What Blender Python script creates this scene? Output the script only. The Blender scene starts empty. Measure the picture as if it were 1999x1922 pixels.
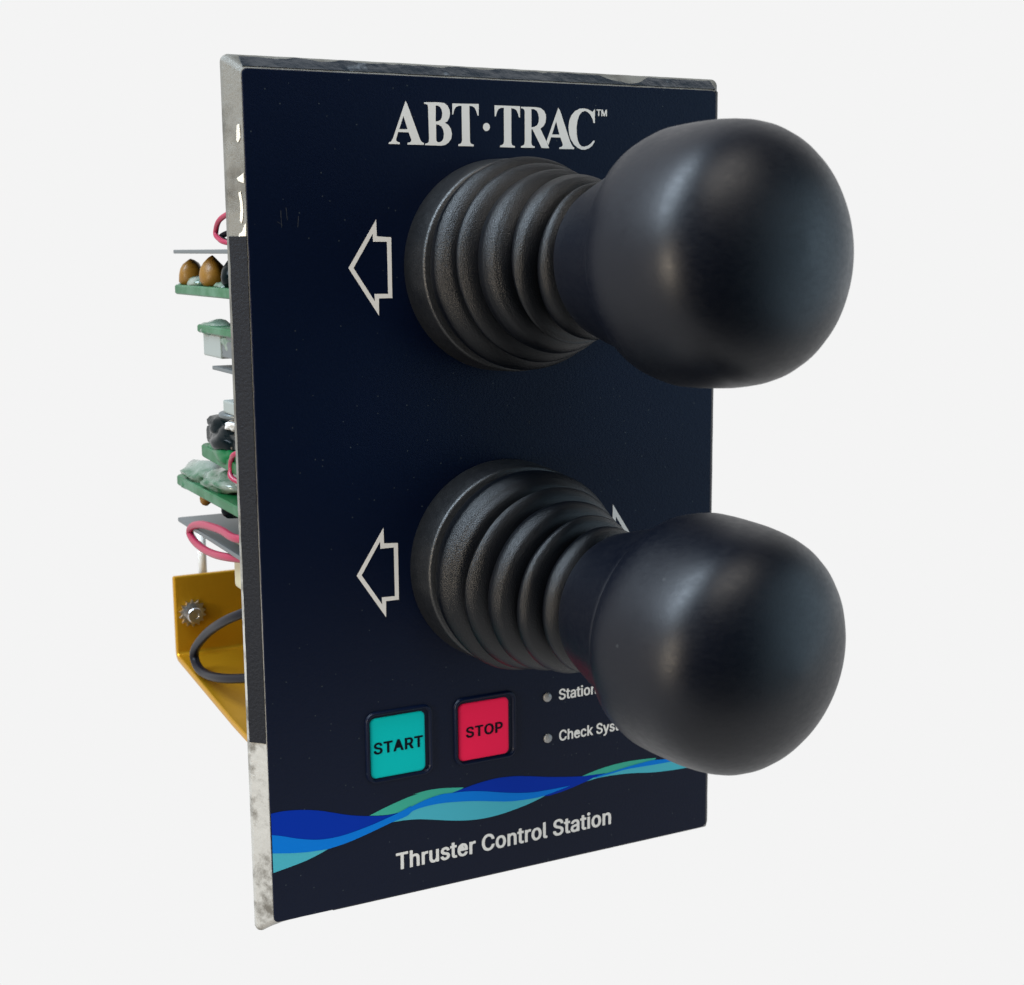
import bpy, bmesh, math, random, json
from mathutils import Vector, Matrix, noise

# ------------------------------------------------------------------ set-up
# All sizes below are given in "face widths": the printed face of the panel is
# 1 wide (100 mm), ASP high.  x to the right, y up, z out of the face.
S = 0.100
ASP = 1.589
RIM = 0.0258            # how far the bevelled rim reaches beyond the face
THICK = 0.0326          # how far the rim lies behind the face
random.seed(7)
scene = bpy.context.scene
col = scene.collection


def V(x, y, z):
    return Vector(((x - .5) * S, -z * S, (y + RIM) * S))


def D(x, y, z):
    return Vector((x, -z, y))


# ------------------------------------------------------------------ camera
cam_data = bpy.data.cameras.new('camera')
cam = bpy.data.objects.new('camera', cam_data)
col.objects.link(cam)
cam_data.sensor_width = 36.0
cam_data.lens = 51.066
cam_data.clip_start = 0.01
cam_data.clip_end = 50
right = D(0.88941037, -0.00840437, 0.45703234)
down = D(-0.08381071, -0.98587991, 0.14497095)
fwd = D(0.44936061, -0.16724287, -0.87755619)
m = Matrix((( right.x, -down.x, -fwd.x), (right.y, -down.y, -fwd.y), (right.z, -down.z, -fwd.z))).to_4x4()
m.translation = V(-0.77711873, 1.27876407, 2.53815278)
cam.matrix_world = m
cam_data.dof.use_dof = True
cam_data.dof.focus_distance = 0.272
cam_data.dof.aperture_fstop = 40
scene.camera = cam

# ------------------------------------------------------------------ world, exposure
world = bpy.data.worlds.new('World')
scene.world = world
world.use_nodes = True
bg = world.node_tree.nodes['Background']
bg.inputs['Color'].default_value = (0.55, 0.78, 1.0, 1)
bg.inputs['Strength'].default_value = 0.03
scene.view_settings.view_transform = 'Standard'
scene.view_settings.look = 'None'
scene.view_settings.exposure = 0
scene.view_settings.gamma = 1
scene.view_settings.use_curve_mapping = False
scene.cycles.use_denoising = True


def softbox(name, loc, target, w, h, power, color):
    ld = bpy.data.lights.new(name, 'AREA')
    ld.shape = 'RECTANGLE'
    ld.size, ld.size_y = w, h
    ld.energy = power
    ld.color = color
    o = bpy.data.objects.new(name, ld)
    col.objects.link(o)
    o.location = loc
    o.rotation_euler = (Vector(target) - Vector(loc)).to_track_quat('-Z', 'Y').to_euler()
    return o


softbox('window_softbox', (-0.37, -0.02, 0.54), (0.0, -0.04, 0.11), 0.18, 0.50, 7.5, (0.72, 0.86, 1.0))
softbox('warm_softbox', (-0.44, -0.16, 0.08), (0.0, -0.04, 0.06), 0.08, 0.12, 1.3, (1.0, 0.86, 0.68))
softbox('overhead_softbox', (0.02, -0.62, 0.92), (0.0, 0.0, 0.08), 0.60, 0.45, 5.6, (1.0, 0.94, 0.86))
softbox('side_softbox', (0.70, -0.10, 0.0), (0.05, -0.06, 0.09), 0.80, 0.80, 1.2, (0.76, 0.89, 1.0))
softbox('front_reflector', (1.02, -0.66, 0.12), (0.05, 0.0, 0.08), 1.1, 1.1, 6.5, (0.55, 0.80, 1.0))


# ------------------------------------------------------------------ traced lettering and profiles
FLOOR_FRONT = 0.15
KNOB_PROFILE = [[0.168, 0.15], [0.169, 0.19], [0.1715, 0.1965], [0.1765, 0.2006], [0.192, 0.205], [0.208, 0.2085], [0.23, 0.2092], [0.252, 0.2092], [0.273, 0.2088], [0.294, 0.208], [0.314, 0.206], [0.334, 0.203], [0.352, 0.198], [0.369, 0.1895], [0.384, 0.178], [0.398, 0.163], [0.411, 0.144], [0.422, 0.122], [0.431, 0.098], [0.438, 0.072], [0.443, 0.045], [0.446, 0.02], [0.447, 0.004]]
NECK_PROFILE = [[-0.012, 0.09], [0.0, 0.124], [0.006, 0.13], [0.012, 0.1335], [0.05, 0.146], [0.1, 0.161], [0.14, 0.174], [0.171, 0.186]]
DATA = json.loads('''{"ser":[[[3084,15436],[3116,15381],[3355,14769],[3379,14721],[3411,14697],[3440,14688],[3436,14656],[3104,14653],[3107,14683],[3151,14694],[3183,14714],[3182,14753],[3133,14873],[2925,14874],[2885,14757],[2881,14718],[2907,14696],[2953,14688],[2950,14656],[2732,14656],[2736,14685],[2776,14698],[2808,14739],[2821,14767]],[[3036,15166],[3113,14929],[2946,14924]],[[3455,15424],[3763,15433],[3865,15423],[3935,15376],[3972,15304],[3980,15236],[3963,15161],[3924,15097],[3872,15064],[3942,15029],[3992,14962],[4013,14871],[3996,14779],[3943,14709],[3871,14664],[3787,14648],[3461,14650],[3464,14678],[3512,14690],[3538,14717],[3543,14768],[3534,15346],[3522,15379],[3494,15392],[3457,15397]],[[3689,15374],[3736,15373],[3780,15348],[3809,15304],[3821,15236],[3812,15162],[3782,15116],[3737,15092],[3683,15086]],[[3691,15034],[3742,15026],[3800,14997],[3833,14941],[3849,14867],[3838,14787],[3808,14735],[3762,14711],[3717,14710],[3692,14738],[3689,14794]],[[4030,15422],[4579,15432],[4574,15218],[4550,15220],[4525,15299],[4493,15356],[4448,15386],[4382,15392],[4386,14743],[4398,14706],[4431,14689],[4464,14685],[4461,14652],[4143,14650],[4146,14684],[4189,14694],[4213,14722],[4221,14762],[4220,15386],[4161,15384],[4102,15359],[4069,15313],[4045,15226],[4026,15217]],[[4808,15016],[4804,14992],[4792,14970],[4774,14952],[4752,14942],[4728,14939],[4705,14945],[4685,14958],[4670,14977],[4663,15000],[4663,15025],[4671,15048],[4686,15068],[4706,15082],[4730,15089],[4754,15088],[4776,15078],[4793,15062],[4804,15041]],[[4909,15420],[5455,15421],[5453,15214],[5431,15213],[5406,15292],[5373,15349],[5326,15370],[5266,15378],[5263,14739],[5275,14698],[5306,14681],[5340,14677],[5337,14647],[5019,14649],[5022,14680],[5064,14690],[5095,14717],[5106,14759],[5107,15380],[5051,15378],[4998,15354],[4964,15306],[4936,15218],[4913,15212]],[[5475,15413],[5808,15416],[5904,15402],[5979,15351],[6016,15282],[6020,15217],[6006,15134],[5964,15068],[5895,15016],[6038,14757],[6086,14654],[5920,14653],[5723,14997],[5699,14999],[5697,14749],[5708,14702],[5735,14685],[5769,14680],[5765,14652],[5468,14650],[5473,14680],[5516,14692],[5544,14716],[5552,14769],[5555,15326],[5542,15366],[5508,15382],[5475,15385]],[[5701,15377],[5760,15376],[5814,15350],[5848,15294],[5864,15224],[5858,15142],[5826,15082],[5765,15048],[5699,15039]],[[6290,15421],[6332,15363],[6547,14805],[6582,14734],[6617,14693],[6646,14676],[6639,14646],[6309,14645],[6313,14674],[6358,14684],[6388,14712],[6383,14748],[6337,14860],[6129,14861],[6070,14711],[6027,14781]],[[6241,15165],[6314,14916],[6150,14914]],[[7114,15425],[7110,15158],[7081,15157],[7057,15232],[7007,15314],[6950,15363],[6886,15382],[6816,15359],[6759,15294],[6717,15192],[6698,15060],[6702,14929],[6723,14822],[6759,14750],[6808,14706],[6872,14699],[6950,14719],[7022,14763],[7072,14818],[7104,14825],[7100,14789],[7050,14721],[6979,14671],[6894,14643],[6815,14641],[6723,14672],[6639,14736],[6568,14830],[6529,14936],[6517,15055],[6534,15186],[6586,15294],[6668,15374],[6759,15417],[6851,15428],[6936,15419],[7014,15392],[7057,15367],[7085,15400]]],"arrow":[[[1880,12415],[2448,13295],[2454,12987],[2740,12967],[2736,11849],[2469,11850],[2461,11530]],[[1980,12414],[2374,13033],[2376,12889],[2653,12887],[2653,11929],[2380,11935],[2386,11795]]],"wave":{"dark":[[[3,2222],[234,2228],[533,2199],[800,2148],[1069,2074],[1323,1984],[1545,1906],[1838,1827],[2065,1783],[2365,1738],[2615,1748],[2687,1769],[2381,1680],[2060,1595],[1743,1533],[1463,1494],[1222,1485],[966,1505],[713,1559],[463,1635],[216,1727],[-2,1785]],[[3759,1932],[4085,1989],[4451,2043],[4820,2063],[5193,2037],[5569,1970],[5951,1887],[6337,1817],[6806,1747],[7123,1726],[7403,1712],[7123,1654],[6806,1589],[6492,1521],[6180,1479],[5948,1468],[5643,1575],[5189,1666],[4521,1822],[4156,1889]]],"mid":[[[-2,1796],[217,1739],[464,1647],[713,1571],[966,1516],[1222,1498],[1464,1506],[1743,1545],[2060,1603],[2381,1680],[2687,1764],[2905,1841],[2870,1806],[3189,1899],[3545,1952],[3795,1939],[4157,1907],[4522,1839],[4891,1746],[5264,1666],[5643,1610],[6026,1596],[6336,1593],[6531,1593],[6336,1557],[6064,1511],[5795,1479],[5490,1483],[5113,1512],[4740,1582],[4372,1659],[4008,1717],[3613,1761],[3257,1766],[2939,1725],[2810,1645],[2450,1565],[2003,1446],[1563,1344],[1147,1291],[976,1297],[705,1314],[370,1362],[-2,1429]],[[7123,1654],[7203,1687],[7523,1713],[7928,1757],[8337,1787],[8585,1795],[8919,1767],[9981,1826],[9983,1732],[9088,1686],[8753,1685],[8256,1699],[7847,1706],[7483,1672]]],"light":[[[-2,1439],[370,1372],[705,1324],[976,1307],[1164,1298],[956,1222],[699,1147],[444,1098],[242,1065],[-2,1033]],[[2450,1576],[2720,1640],[2939,1738],[3257,1780],[3613,1774],[4009,1731],[4372,1672],[4740,1596],[5113,1526],[5490,1498],[5929,1479],[5565,1381],[5186,1312],[4811,1268],[4440,1262],[4075,1299],[3714,1369],[3357,1456],[3005,1532],[2656,1569],[2808,1558]],[[6925,1611],[7123,1668],[7483,1687],[7847,1720],[8256,1714],[8753,1700],[9088,1700],[9982,1747],[9987,1468],[9344,1470],[8922,1489],[8505,1526],[8092,1589],[7685,1626],[7203,1640]]],"green":[[[2013,1800],[2280,1882],[2602,1968],[2855,2025],[3073,2055],[2946,2063],[3263,2089],[3583,2074],[4067,2002],[3831,1919],[3544,1924],[3117,1861],[2870,1786],[2669,1746],[2454,1742],[2241,1761]],[[6806,1744],[7123,1809],[7523,1858],[7927,1874],[8337,1857],[8668,1829],[8627,1788],[8255,1772],[7847,1735],[7483,1691],[7123,1701]]]}}''')
FONT = json.loads('''{"bold":{"T":[[[436,517],[423,522],[414,522],[36,522],[17,519],[9,512],[8,452],[17,442],[36,439],[165,439],[169,437],[169,77],[169,2],[174,-8],[193,-13],[257,-13],[276,-8],[280,-3],[281,437],[285,439],[414,439],[433,442],[441,452],[441,507]]],"h":[[[133,517],[121,521],[112,522],[47,522],[38,519],[30,512],[30,-3],[38,-10],[57,-13],[121,-12],[133,-8],[137,-3],[138,242],[146,272],[167,302],[195,314],[214,316],[232,312],[256,292],[267,272],[271,252],[273,-3],[278,-9],[297,-13],[361,-13],[376,-8],[380,-3],[381,242],[373,302],[363,327],[343,354],[324,370],[292,387],[251,396],[204,396],[177,391],[140,375],[138,507]]],"r":[[[232,397],[214,398],[186,396],[156,387],[140,379],[131,387],[112,392],[47,392],[38,389],[30,382],[29,2],[30,-3],[38,-10],[57,-13],[121,-12],[133,-8],[137,-3],[139,252],[154,287],[177,306],[204,313],[251,310],[265,317],[266,387],[262,392],[251,396]]],"u":[[[376,387],[361,392],[297,392],[278,388],[273,382],[270,127],[254,92],[240,77],[222,67],[204,63],[177,68],[158,82],[143,107],[138,147],[137,382],[131,388],[112,392],[47,392],[34,387],[29,377],[29,287],[29,137],[33,97],[47,53],[58,37],[76,17],[112,-5],[137,-13],[158,-17],[186,-18],[214,-16],[241,-8],[269,5],[278,-7],[287,-12],[352,-13],[371,-11],[380,-4],[381,2],[381,377]]],"s":[[[227,394],[206,397],[160,396],[123,389],[98,379],[78,369],[54,349],[35,324],[27,304],[24,254],[38,219],[54,199],[86,178],[114,166],[198,144],[224,135],[234,129],[242,114],[243,94],[234,78],[215,65],[187,58],[160,61],[142,69],[127,84],[114,114],[104,119],[85,119],[21,104],[14,99],[13,89],[22,59],[43,29],[67,9],[95,-6],[114,-12],[141,-18],[187,-21],[234,-17],[270,-6],[306,14],[323,29],[342,54],[350,74],[355,104],[353,129],[341,159],[325,179],[289,205],[261,215],[167,239],[146,249],[137,259],[133,279],[137,294],[150,309],[160,314],[178,319],[206,317],[222,309],[235,294],[245,274],[252,267],[261,265],[280,266],[335,278],[345,284],[347,294],[337,319],[312,354],[280,377],[252,389]]],"t":[[[134,483],[65,484],[56,483],[45,478],[41,473],[40,393],[0,392],[-9,389],[-17,383],[-18,328],[-17,323],[-9,317],[0,314],[37,314],[41,308],[41,93],[44,68],[56,33],[73,13],[93,0],[111,-9],[148,-16],[176,-17],[204,-14],[230,-7],[237,3],[225,58],[219,63],[204,67],[167,64],[157,68],[152,78],[150,98],[150,308],[153,313],[157,314],[204,314],[222,318],[228,328],[228,378],[222,388],[213,391],[153,393],[150,398],[150,473],[146,478]]],"e":[[[245,394],[222,397],[176,396],[148,390],[121,380],[78,354],[47,319],[32,294],[22,269],[12,219],[11,159],[23,104],[46,59],[77,24],[97,9],[121,-3],[148,-13],[176,-19],[213,-21],[241,-19],[259,-17],[298,-6],[327,9],[346,24],[365,44],[378,64],[389,89],[384,99],[315,117],[296,117],[287,113],[269,84],[250,68],[232,61],[213,59],[195,61],[167,71],[147,89],[133,109],[122,149],[122,154],[130,156],[370,156],[386,159],[393,164],[395,194],[392,244],[381,284],[364,319],[342,345],[313,369],[278,385]],[[222,315],[246,304],[267,279],[282,239],[278,234]]],"C":[[[314,525],[265,529],[228,526],[191,519],[164,509],[128,490],[82,450],[46,395],[24,330],[16,255],[18,215],[25,175],[48,110],[80,60],[106,35],[136,14],[164,0],[191,-10],[228,-17],[265,-20],[311,-17],[348,-8],[376,3],[407,20],[434,40],[463,75],[481,105],[493,140],[495,165],[487,171],[478,173],[404,173],[393,170],[386,165],[378,140],[367,119],[351,100],[333,85],[311,74],[293,69],[274,66],[256,67],[238,70],[219,76],[201,86],[183,100],[161,125],[150,145],[133,195],[127,255],[133,310],[140,340],[151,365],[173,398],[190,415],[219,433],[247,441],[274,442],[302,438],[330,426],[350,410],[367,390],[378,370],[385,345],[394,337],[404,335],[478,335],[492,340],[496,345],[492,370],[479,405],[462,435],[437,465],[405,490],[376,506],[348,516]]],"o":[[[247,394],[213,397],[176,396],[130,384],[100,369],[75,350],[44,314],[24,274],[16,244],[10,189],[13,154],[23,104],[43,64],[62,39],[97,9],[127,-6],[167,-18],[204,-21],[241,-19],[274,-11],[319,9],[352,37],[369,59],[392,104],[400,134],[405,189],[400,244],[391,274],[371,314],[351,339],[316,369],[287,383]],[[222,316],[241,309],[260,294],[282,259],[294,209],[292,154],[279,109],[257,79],[232,63],[204,60],[185,62],[171,69],[158,80],[132,119],[121,169],[123,224],[137,269],[158,296],[174,309],[185,314],[204,317]]],"n":[[[273,392],[241,396],[204,396],[177,391],[140,374],[131,387],[112,392],[47,392],[38,389],[30,382],[30,-3],[38,-10],[47,-13],[112,-13],[121,-12],[133,-8],[138,2],[138,242],[151,282],[168,302],[195,314],[223,315],[241,307],[252,297],[264,277],[271,252],[273,-3],[278,-9],[297,-13],[361,-13],[376,-8],[381,2],[381,237],[377,287],[363,327],[340,357],[314,377],[292,387]]],"l":[[[126,520],[112,522],[47,522],[38,519],[29,510],[30,65],[34,45],[52,15],[71,0],[103,-11],[140,-15],[167,-14],[195,-7],[204,0],[205,5],[191,60],[177,66],[149,65],[141,70],[139,80],[138,510],[135,515]]],"S":[[[241,528],[226,529],[199,527],[152,519],[125,509],[97,494],[69,472],[53,453],[41,433],[29,393],[30,348],[37,323],[48,303],[69,279],[107,253],[141,238],[282,194],[306,178],[319,158],[321,128],[314,108],[300,88],[282,75],[265,68],[226,62],[186,68],[171,73],[156,83],[138,103],[125,143],[117,148],[106,150],[32,150],[17,143],[14,133],[23,93],[40,58],[56,38],[88,12],[115,-2],[143,-12],[180,-19],[226,-22],[254,-21],[282,-17],[319,-7],[356,10],[381,28],[407,58],[420,80],[431,118],[431,158],[424,188],[403,223],[381,243],[328,274],[226,304],[180,320],[159,333],[143,353],[140,368],[140,388],[145,403],[155,418],[180,437],[199,443],[217,445],[254,442],[272,436],[284,428],[303,408],[315,373],[322,368],[337,365],[402,365],[416,368],[423,373],[423,398],[409,438],[396,458],[371,483],[337,505],[309,516],[282,523]]],"a":[[[232,393],[200,397],[172,396],[144,392],[117,385],[89,374],[72,363],[48,343],[36,328],[17,293],[22,283],[34,278],[89,262],[108,262],[121,268],[138,293],[167,313],[181,317],[209,317],[228,310],[241,298],[248,283],[252,258],[246,247],[240,243],[117,223],[72,208],[46,193],[26,173],[15,153],[7,123],[7,88],[18,53],[34,28],[63,3],[98,-12],[135,-20],[163,-22],[209,-16],[246,-1],[264,-11],[274,-13],[338,-13],[348,-12],[357,-7],[361,3],[361,248],[353,308],[337,338],[312,363],[292,376],[276,383],[246,391]],[[246,165],[251,163],[252,158],[250,123],[241,98],[224,78],[200,63],[181,59],[154,60],[134,68],[124,78],[116,98],[119,123],[126,134],[148,148],[181,155]]],"i":[[[112,532],[82,537],[54,532],[32,517],[21,502],[17,482],[25,457],[40,442],[63,433],[91,431],[118,437],[133,447],[147,467],[150,492],[146,502],[136,517]],[[133,387],[119,392],[54,392],[35,388],[30,382],[29,2],[35,-9],[54,-13],[119,-13],[133,-8],[137,-3],[138,377]]],"k":[[[133,517],[121,521],[112,522],[47,522],[38,519],[30,512],[30,-3],[38,-10],[57,-13],[121,-12],[133,-8],[137,-3],[138,137],[149,147],[158,140],[275,-8],[287,-12],[297,-13],[371,-13],[380,-12],[391,-8],[396,2],[229,217],[380,372],[383,382],[379,387],[361,392],[287,392],[269,389],[140,259],[138,507]]],"y":[[[390,387],[371,392],[307,392],[288,388],[282,382],[196,144],[107,382],[103,387],[85,392],[11,392],[-2,387],[-7,377],[107,82],[137,2],[128,-33],[113,-63],[104,-73],[95,-75],[58,-73],[48,-75],[39,-81],[24,-143],[30,-148],[58,-155],[95,-158],[122,-156],[150,-148],[168,-138],[198,-113],[229,-58],[395,377]]],"m":[[[463,397],[435,399],[407,396],[385,392],[352,379],[324,358],[315,359],[296,377],[278,387],[241,398],[204,399],[186,396],[158,387],[140,376],[131,387],[112,392],[47,392],[38,389],[30,382],[30,-3],[38,-10],[57,-13],[121,-12],[133,-8],[137,-3],[138,252],[153,292],[177,312],[195,317],[214,315],[222,312],[239,297],[247,282],[250,257],[250,102],[250,2],[255,-8],[269,-13],[334,-13],[352,-9],[358,-3],[362,267],[369,287],[389,309],[407,317],[435,314],[451,307],[461,297],[470,272],[473,-3],[481,-10],[500,-13],[564,-12],[576,-8],[580,-3],[581,252],[576,302],[564,332],[541,362],[509,383],[481,394]]],"c":[[[248,394],[222,397],[176,396],[148,390],[121,380],[79,354],[47,319],[22,269],[12,219],[12,159],[23,104],[47,58],[75,26],[97,9],[121,-4],[148,-14],[176,-20],[222,-21],[268,-13],[296,-3],[326,14],[349,34],[371,64],[386,99],[383,109],[361,117],[315,129],[295,129],[284,124],[270,94],[251,74],[232,64],[204,60],[181,64],[164,74],[146,94],[132,119],[123,154],[120,184],[127,239],[141,274],[155,294],[174,309],[186,314],[204,317],[232,313],[254,299],[268,284],[280,259],[287,252],[296,250],[315,251],[370,265],[381,269],[385,274],[382,289],[371,314],[337,354],[297,379],[269,389]]]},"med":{"S":[[[241,533],[229,534],[200,532],[149,523],[124,513],[99,499],[65,473],[50,453],[33,418],[27,393],[28,348],[34,323],[48,298],[70,275],[108,248],[142,233],[236,205],[285,188],[306,173],[316,158],[319,148],[319,128],[311,108],[300,93],[286,83],[266,73],[229,67],[207,69],[185,73],[171,78],[156,87],[145,98],[136,113],[129,143],[116,153],[106,155],[34,155],[19,149],[14,143],[15,113],[22,88],[40,53],[56,33],[87,8],[113,-6],[142,-16],[185,-25],[229,-27],[258,-26],[286,-21],[315,-13],[359,7],[381,23],[411,58],[428,93],[433,118],[433,158],[427,188],[420,203],[402,228],[380,248],[351,266],[323,280],[221,310],[178,325],[159,338],[146,353],[142,368],[142,388],[148,403],[155,413],[164,422],[178,431],[200,438],[214,440],[236,440],[258,436],[272,431],[285,423],[294,416],[303,403],[315,368],[330,361],[402,360],[416,364],[426,373],[425,398],[412,438],[399,458],[373,486],[351,501],[323,516],[283,528]]],"T":[[[435,522],[418,527],[35,527],[20,525],[9,517],[6,507],[6,452],[10,442],[18,437],[35,434],[158,434],[167,432],[167,92],[167,2],[172,-11],[187,-17],[259,-18],[273,-14],[280,-8],[283,2],[284,432],[288,434],[418,434],[432,437],[439,443],[443,452],[443,512]]],"A":[[[294,522],[279,527],[199,527],[185,523],[178,517],[-10,2],[-7,-8],[-3,-12],[12,-18],[84,-18],[91,-17],[103,-13],[111,-3],[155,122],[163,124],[185,124],[322,124],[369,-3],[377,-13],[394,-18],[467,-18],[481,-13],[489,-3],[487,7],[302,512]],[[236,358],[243,355],[264,290],[289,222],[286,217]]],"R":[[[292,522],[236,527],[56,527],[41,521],[34,512],[34,2],[37,-8],[48,-16],[63,-18],[128,-18],[142,-13],[148,-8],[151,2],[151,177],[157,180],[222,180],[229,178],[243,152],[327,-3],[335,-13],[352,-18],[431,-18],[446,-13],[454,-3],[452,7],[347,202],[372,217],[390,232],[413,262],[425,287],[431,307],[435,352],[431,397],[425,417],[404,457],[388,476],[373,488],[345,505],[323,514]],[[258,432],[272,429],[288,422],[300,412],[310,397],[316,377],[319,352],[314,317],[303,297],[283,282],[258,275],[215,273],[157,273],[151,277],[152,432],[157,434],[229,434]]],"O":[[[313,530],[267,534],[223,530],[195,524],[166,514],[130,495],[103,475],[83,455],[63,430],[46,400],[33,370],[22,330],[16,290],[16,215],[31,145],[45,110],[63,80],[82,55],[108,29],[136,10],[165,-5],[195,-15],[216,-20],[231,-23],[267,-25],[310,-22],[339,-16],[368,-5],[404,13],[433,35],[452,55],[471,80],[489,110],[502,140],[512,180],[519,250],[517,295],[512,330],[503,365],[488,400],[471,430],[451,455],[431,475],[405,495],[368,514],[339,525]],[[288,435],[317,427],[345,410],[361,395],[383,360],[393,335],[403,285],[403,225],[400,200],[383,150],[361,115],[346,100],[317,82],[288,73],[267,71],[238,75],[216,82],[188,100],[161,130],[150,150],[135,195],[131,225],[129,255],[135,310],[151,360],[173,394],[189,410],[202,420],[231,433],[267,438]]],"P":[[[285,522],[236,527],[56,527],[41,521],[34,512],[34,-3],[42,-13],[48,-16],[63,-18],[128,-18],[143,-13],[151,-3],[151,162],[153,167],[265,169],[301,175],[345,191],[373,211],[402,240],[416,262],[430,302],[435,347],[430,392],[416,432],[404,452],[388,472],[371,487],[352,499],[323,513]],[[251,433],[272,428],[284,422],[297,412],[308,397],[318,362],[316,322],[304,292],[283,272],[272,266],[258,263],[222,260],[157,260],[152,262],[151,427],[152,432],[157,434]]],"M":[[[586,522],[568,527],[475,527],[460,523],[453,517],[316,159],[175,517],[164,525],[150,527],[56,527],[41,521],[37,517],[34,507],[34,-3],[41,-12],[56,-18],[128,-18],[140,-13],[145,-8],[148,2],[148,117],[150,275],[153,262],[263,-8],[272,-15],[287,-18],[345,-18],[359,-14],[368,-3],[475,270],[478,257],[478,-3],[486,-13],[503,-18],[568,-18],[583,-15],[590,-9],[594,2],[594,507],[591,517]]]},"adv":{"T":449,"h":410,"r":259,"u":410,"s":365,"t":227,"e":404,"C":510,"o":415,"n":410,"l":189,"S":447,"a":389,"i":167,"k":381,"y":389,"m":610,"A":480,"R":449,"P":445,"O":533,"M":628,"c":396," ":188}}''')


# ------------------------------------------------------------------ helpers
def mat(name, color, rough=.5, metal=0.0, spec=.5, bump=None, mottle=None, coat=0.0, trans=0.0):
    """Principled material; bump=(scale, strength, detail), mottle=(scale, colour2, lo, hi)."""
    mt = bpy.data.materials.new(name)
    mt.use_nodes = True
    nt = mt.node_tree
    b = nt.nodes['Principled BSDF']
    b.inputs['Base Color'].default_value = (*color, 1)
    b.inputs['Roughness'].default_value = rough
    b.inputs['Metallic'].default_value = metal
    b.inputs['Specular IOR Level'].default_value = spec
    b.inputs['Coat Weight'].default_value = coat
    b.inputs['Transmission Weight'].default_value = trans
    tc = nt.nodes.new('ShaderNodeTexCoord')
    if bump:
        n = nt.nodes.new('ShaderNodeTexNoise')
        n.inputs['Scale'].default_value = bump[0]
        n.inputs['Detail'].default_value = bump[2]
        nt.links.new(tc.outputs['Object'], n.inputs['Vector'])
        bp = nt.nodes.new('ShaderNodeBump')
        bp.inputs['Strength'].default_value = bump[1]
        bp.inputs['Distance'].default_value = 0.0004
        nt.links.new(n.outputs['Fac'], bp.inputs['Height'])
        nt.links.new(bp.outputs['Normal'], b.inputs['Normal'])
    if mottle:
        n = nt.nodes.new('ShaderNodeTexNoise')
        n.inputs['Scale'].default_value = mottle[0]
        n.inputs['Detail'].default_value = 6
        n.inputs['Roughness'].default_value = .65
        nt.links.new(tc.outputs['Object'], n.inputs['Vector'])
        r = nt.nodes.new('ShaderNodeValToRGB')
        r.color_ramp.elements[0].position = mottle[2]
        r.color_ramp.elements[1].position = mottle[3]
        r.color_ramp.elements[0].color = (*color, 1)
        r.color_ramp.elements[1].color = (*mottle[1], 1)
        nt.links.new(n.outputs['Fac'], r.inputs['Fac'])
        nt.links.new(r.outputs['Color'], b.inputs['Base Color'])
    return mt


def obj(name, mesh, material, parent=None, smooth=False):
    o = bpy.data.objects.new(name, mesh)
    col.objects.link(o)
    if material:
        mesh.materials.append(material)
    if parent:
        o.parent = parent
    if smooth:
        for p in mesh.polygons:
            p.use_smooth = True
    return o


def from_bm(bm, name):
    bmesh.ops.recalc_face_normals(bm, faces=bm.faces[:])
    me = bpy.data.meshes.new(name)
    bm.to_mesh(me)
    bm.free()
    return me


def loft(name, loops, cap0=True, cap1=True):
    """loops: equally long closed loops of local-space points."""
    bm = bmesh.new()
    rings = [[bm.verts.new(p) for p in lp] for lp in loops]
    n = len(rings[0])
    for a, b in zip(rings, rings[1:]):
        for i in range(n):
            bm.faces.new((a[i], a[(i + 1) % n], b[(i + 1) % n], b[i]))
    if cap0:
        bm.faces.new(rings[0])
    if cap1:
        bm.faces.new(rings[-1])
    return from_bm(bm, name)


def rrect(x0, x1, y0, y1, r, z, k=6):
    pts = []
    for cx, cy, a0 in ((x1 - r, y1 - r, 0), (x0 + r, y1 - r, 90), (x0 + r, y0 + r, 180), (x1 - r, y0 + r, 270)):
        for i in range(k + 1):
            a = math.radians(a0 + 90 * i / k)
            pts.append(V(cx + r * math.cos(a), cy + r * math.sin(a), z))
    return pts


def box(name, x0, x1, y0, y1, z0, z1, bev=.004):
    bm = bmesh.new()
    vs = [bm.verts.new(V(x, y, z)) for x in (x0, x1) for y in (y0, y1) for z in (z0, z1)]
    for f in ((0, 1, 3, 2), (4, 6, 7, 5), (0, 4, 5, 1), (2, 3, 7, 6), (0, 2, 6, 4), (1, 5, 7, 3)):
        bm.faces.new([vs[i] for i in f])
    bmesh.ops.recalc_face_normals(bm, faces=bm.faces[:])
    if bev:
        bmesh.ops.bevel(bm, geom=bm.edges[:], offset=bev * S, segments=2, affect='EDGES', profile=.6)
    return from_bm(bm, name)


def catmull(pts, k=8):
    pts = [Vector(p) for p in pts]
    P = [pts[0] * 2 - pts[1]] + pts + [pts[-1] * 2 - pts[-2]]
    out = []
    for i in range(1, len(P) - 2):
        a, b, c, d = P[i - 1:i + 3]
        for j in range(k):
            t = j / k
            out.append(.5 * (2 * b + (c - a) * t + (2 * a - 5 * b + 4 * c - d) * t * t + (3 * b - a - 3 * c + d) * t ** 3))
    out.append(P[-2])
    return out


def tube(name, pts, r, n=10, k=8):
    path = [V(*p) for p in catmull(pts, k)]
    loops = []
    nrm = None
    for i, p in enumerate(path):
        t = (path[min(i + 1, len(path) - 1)] - path[max(i - 1, 0)]).normalized()
        if nrm is None:
            nrm = t.orthogonal().normalized()
        nrm = (nrm - t * nrm.dot(t)).normalized()
        b = t.cross(nrm)
        loops.append([p + (nrm * math.cos(2 * math.pi * j / n) + b * math.sin(2 * math.pi * j / n)) * r * S for j in range(n)])
    return loft(name, loops)


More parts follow.
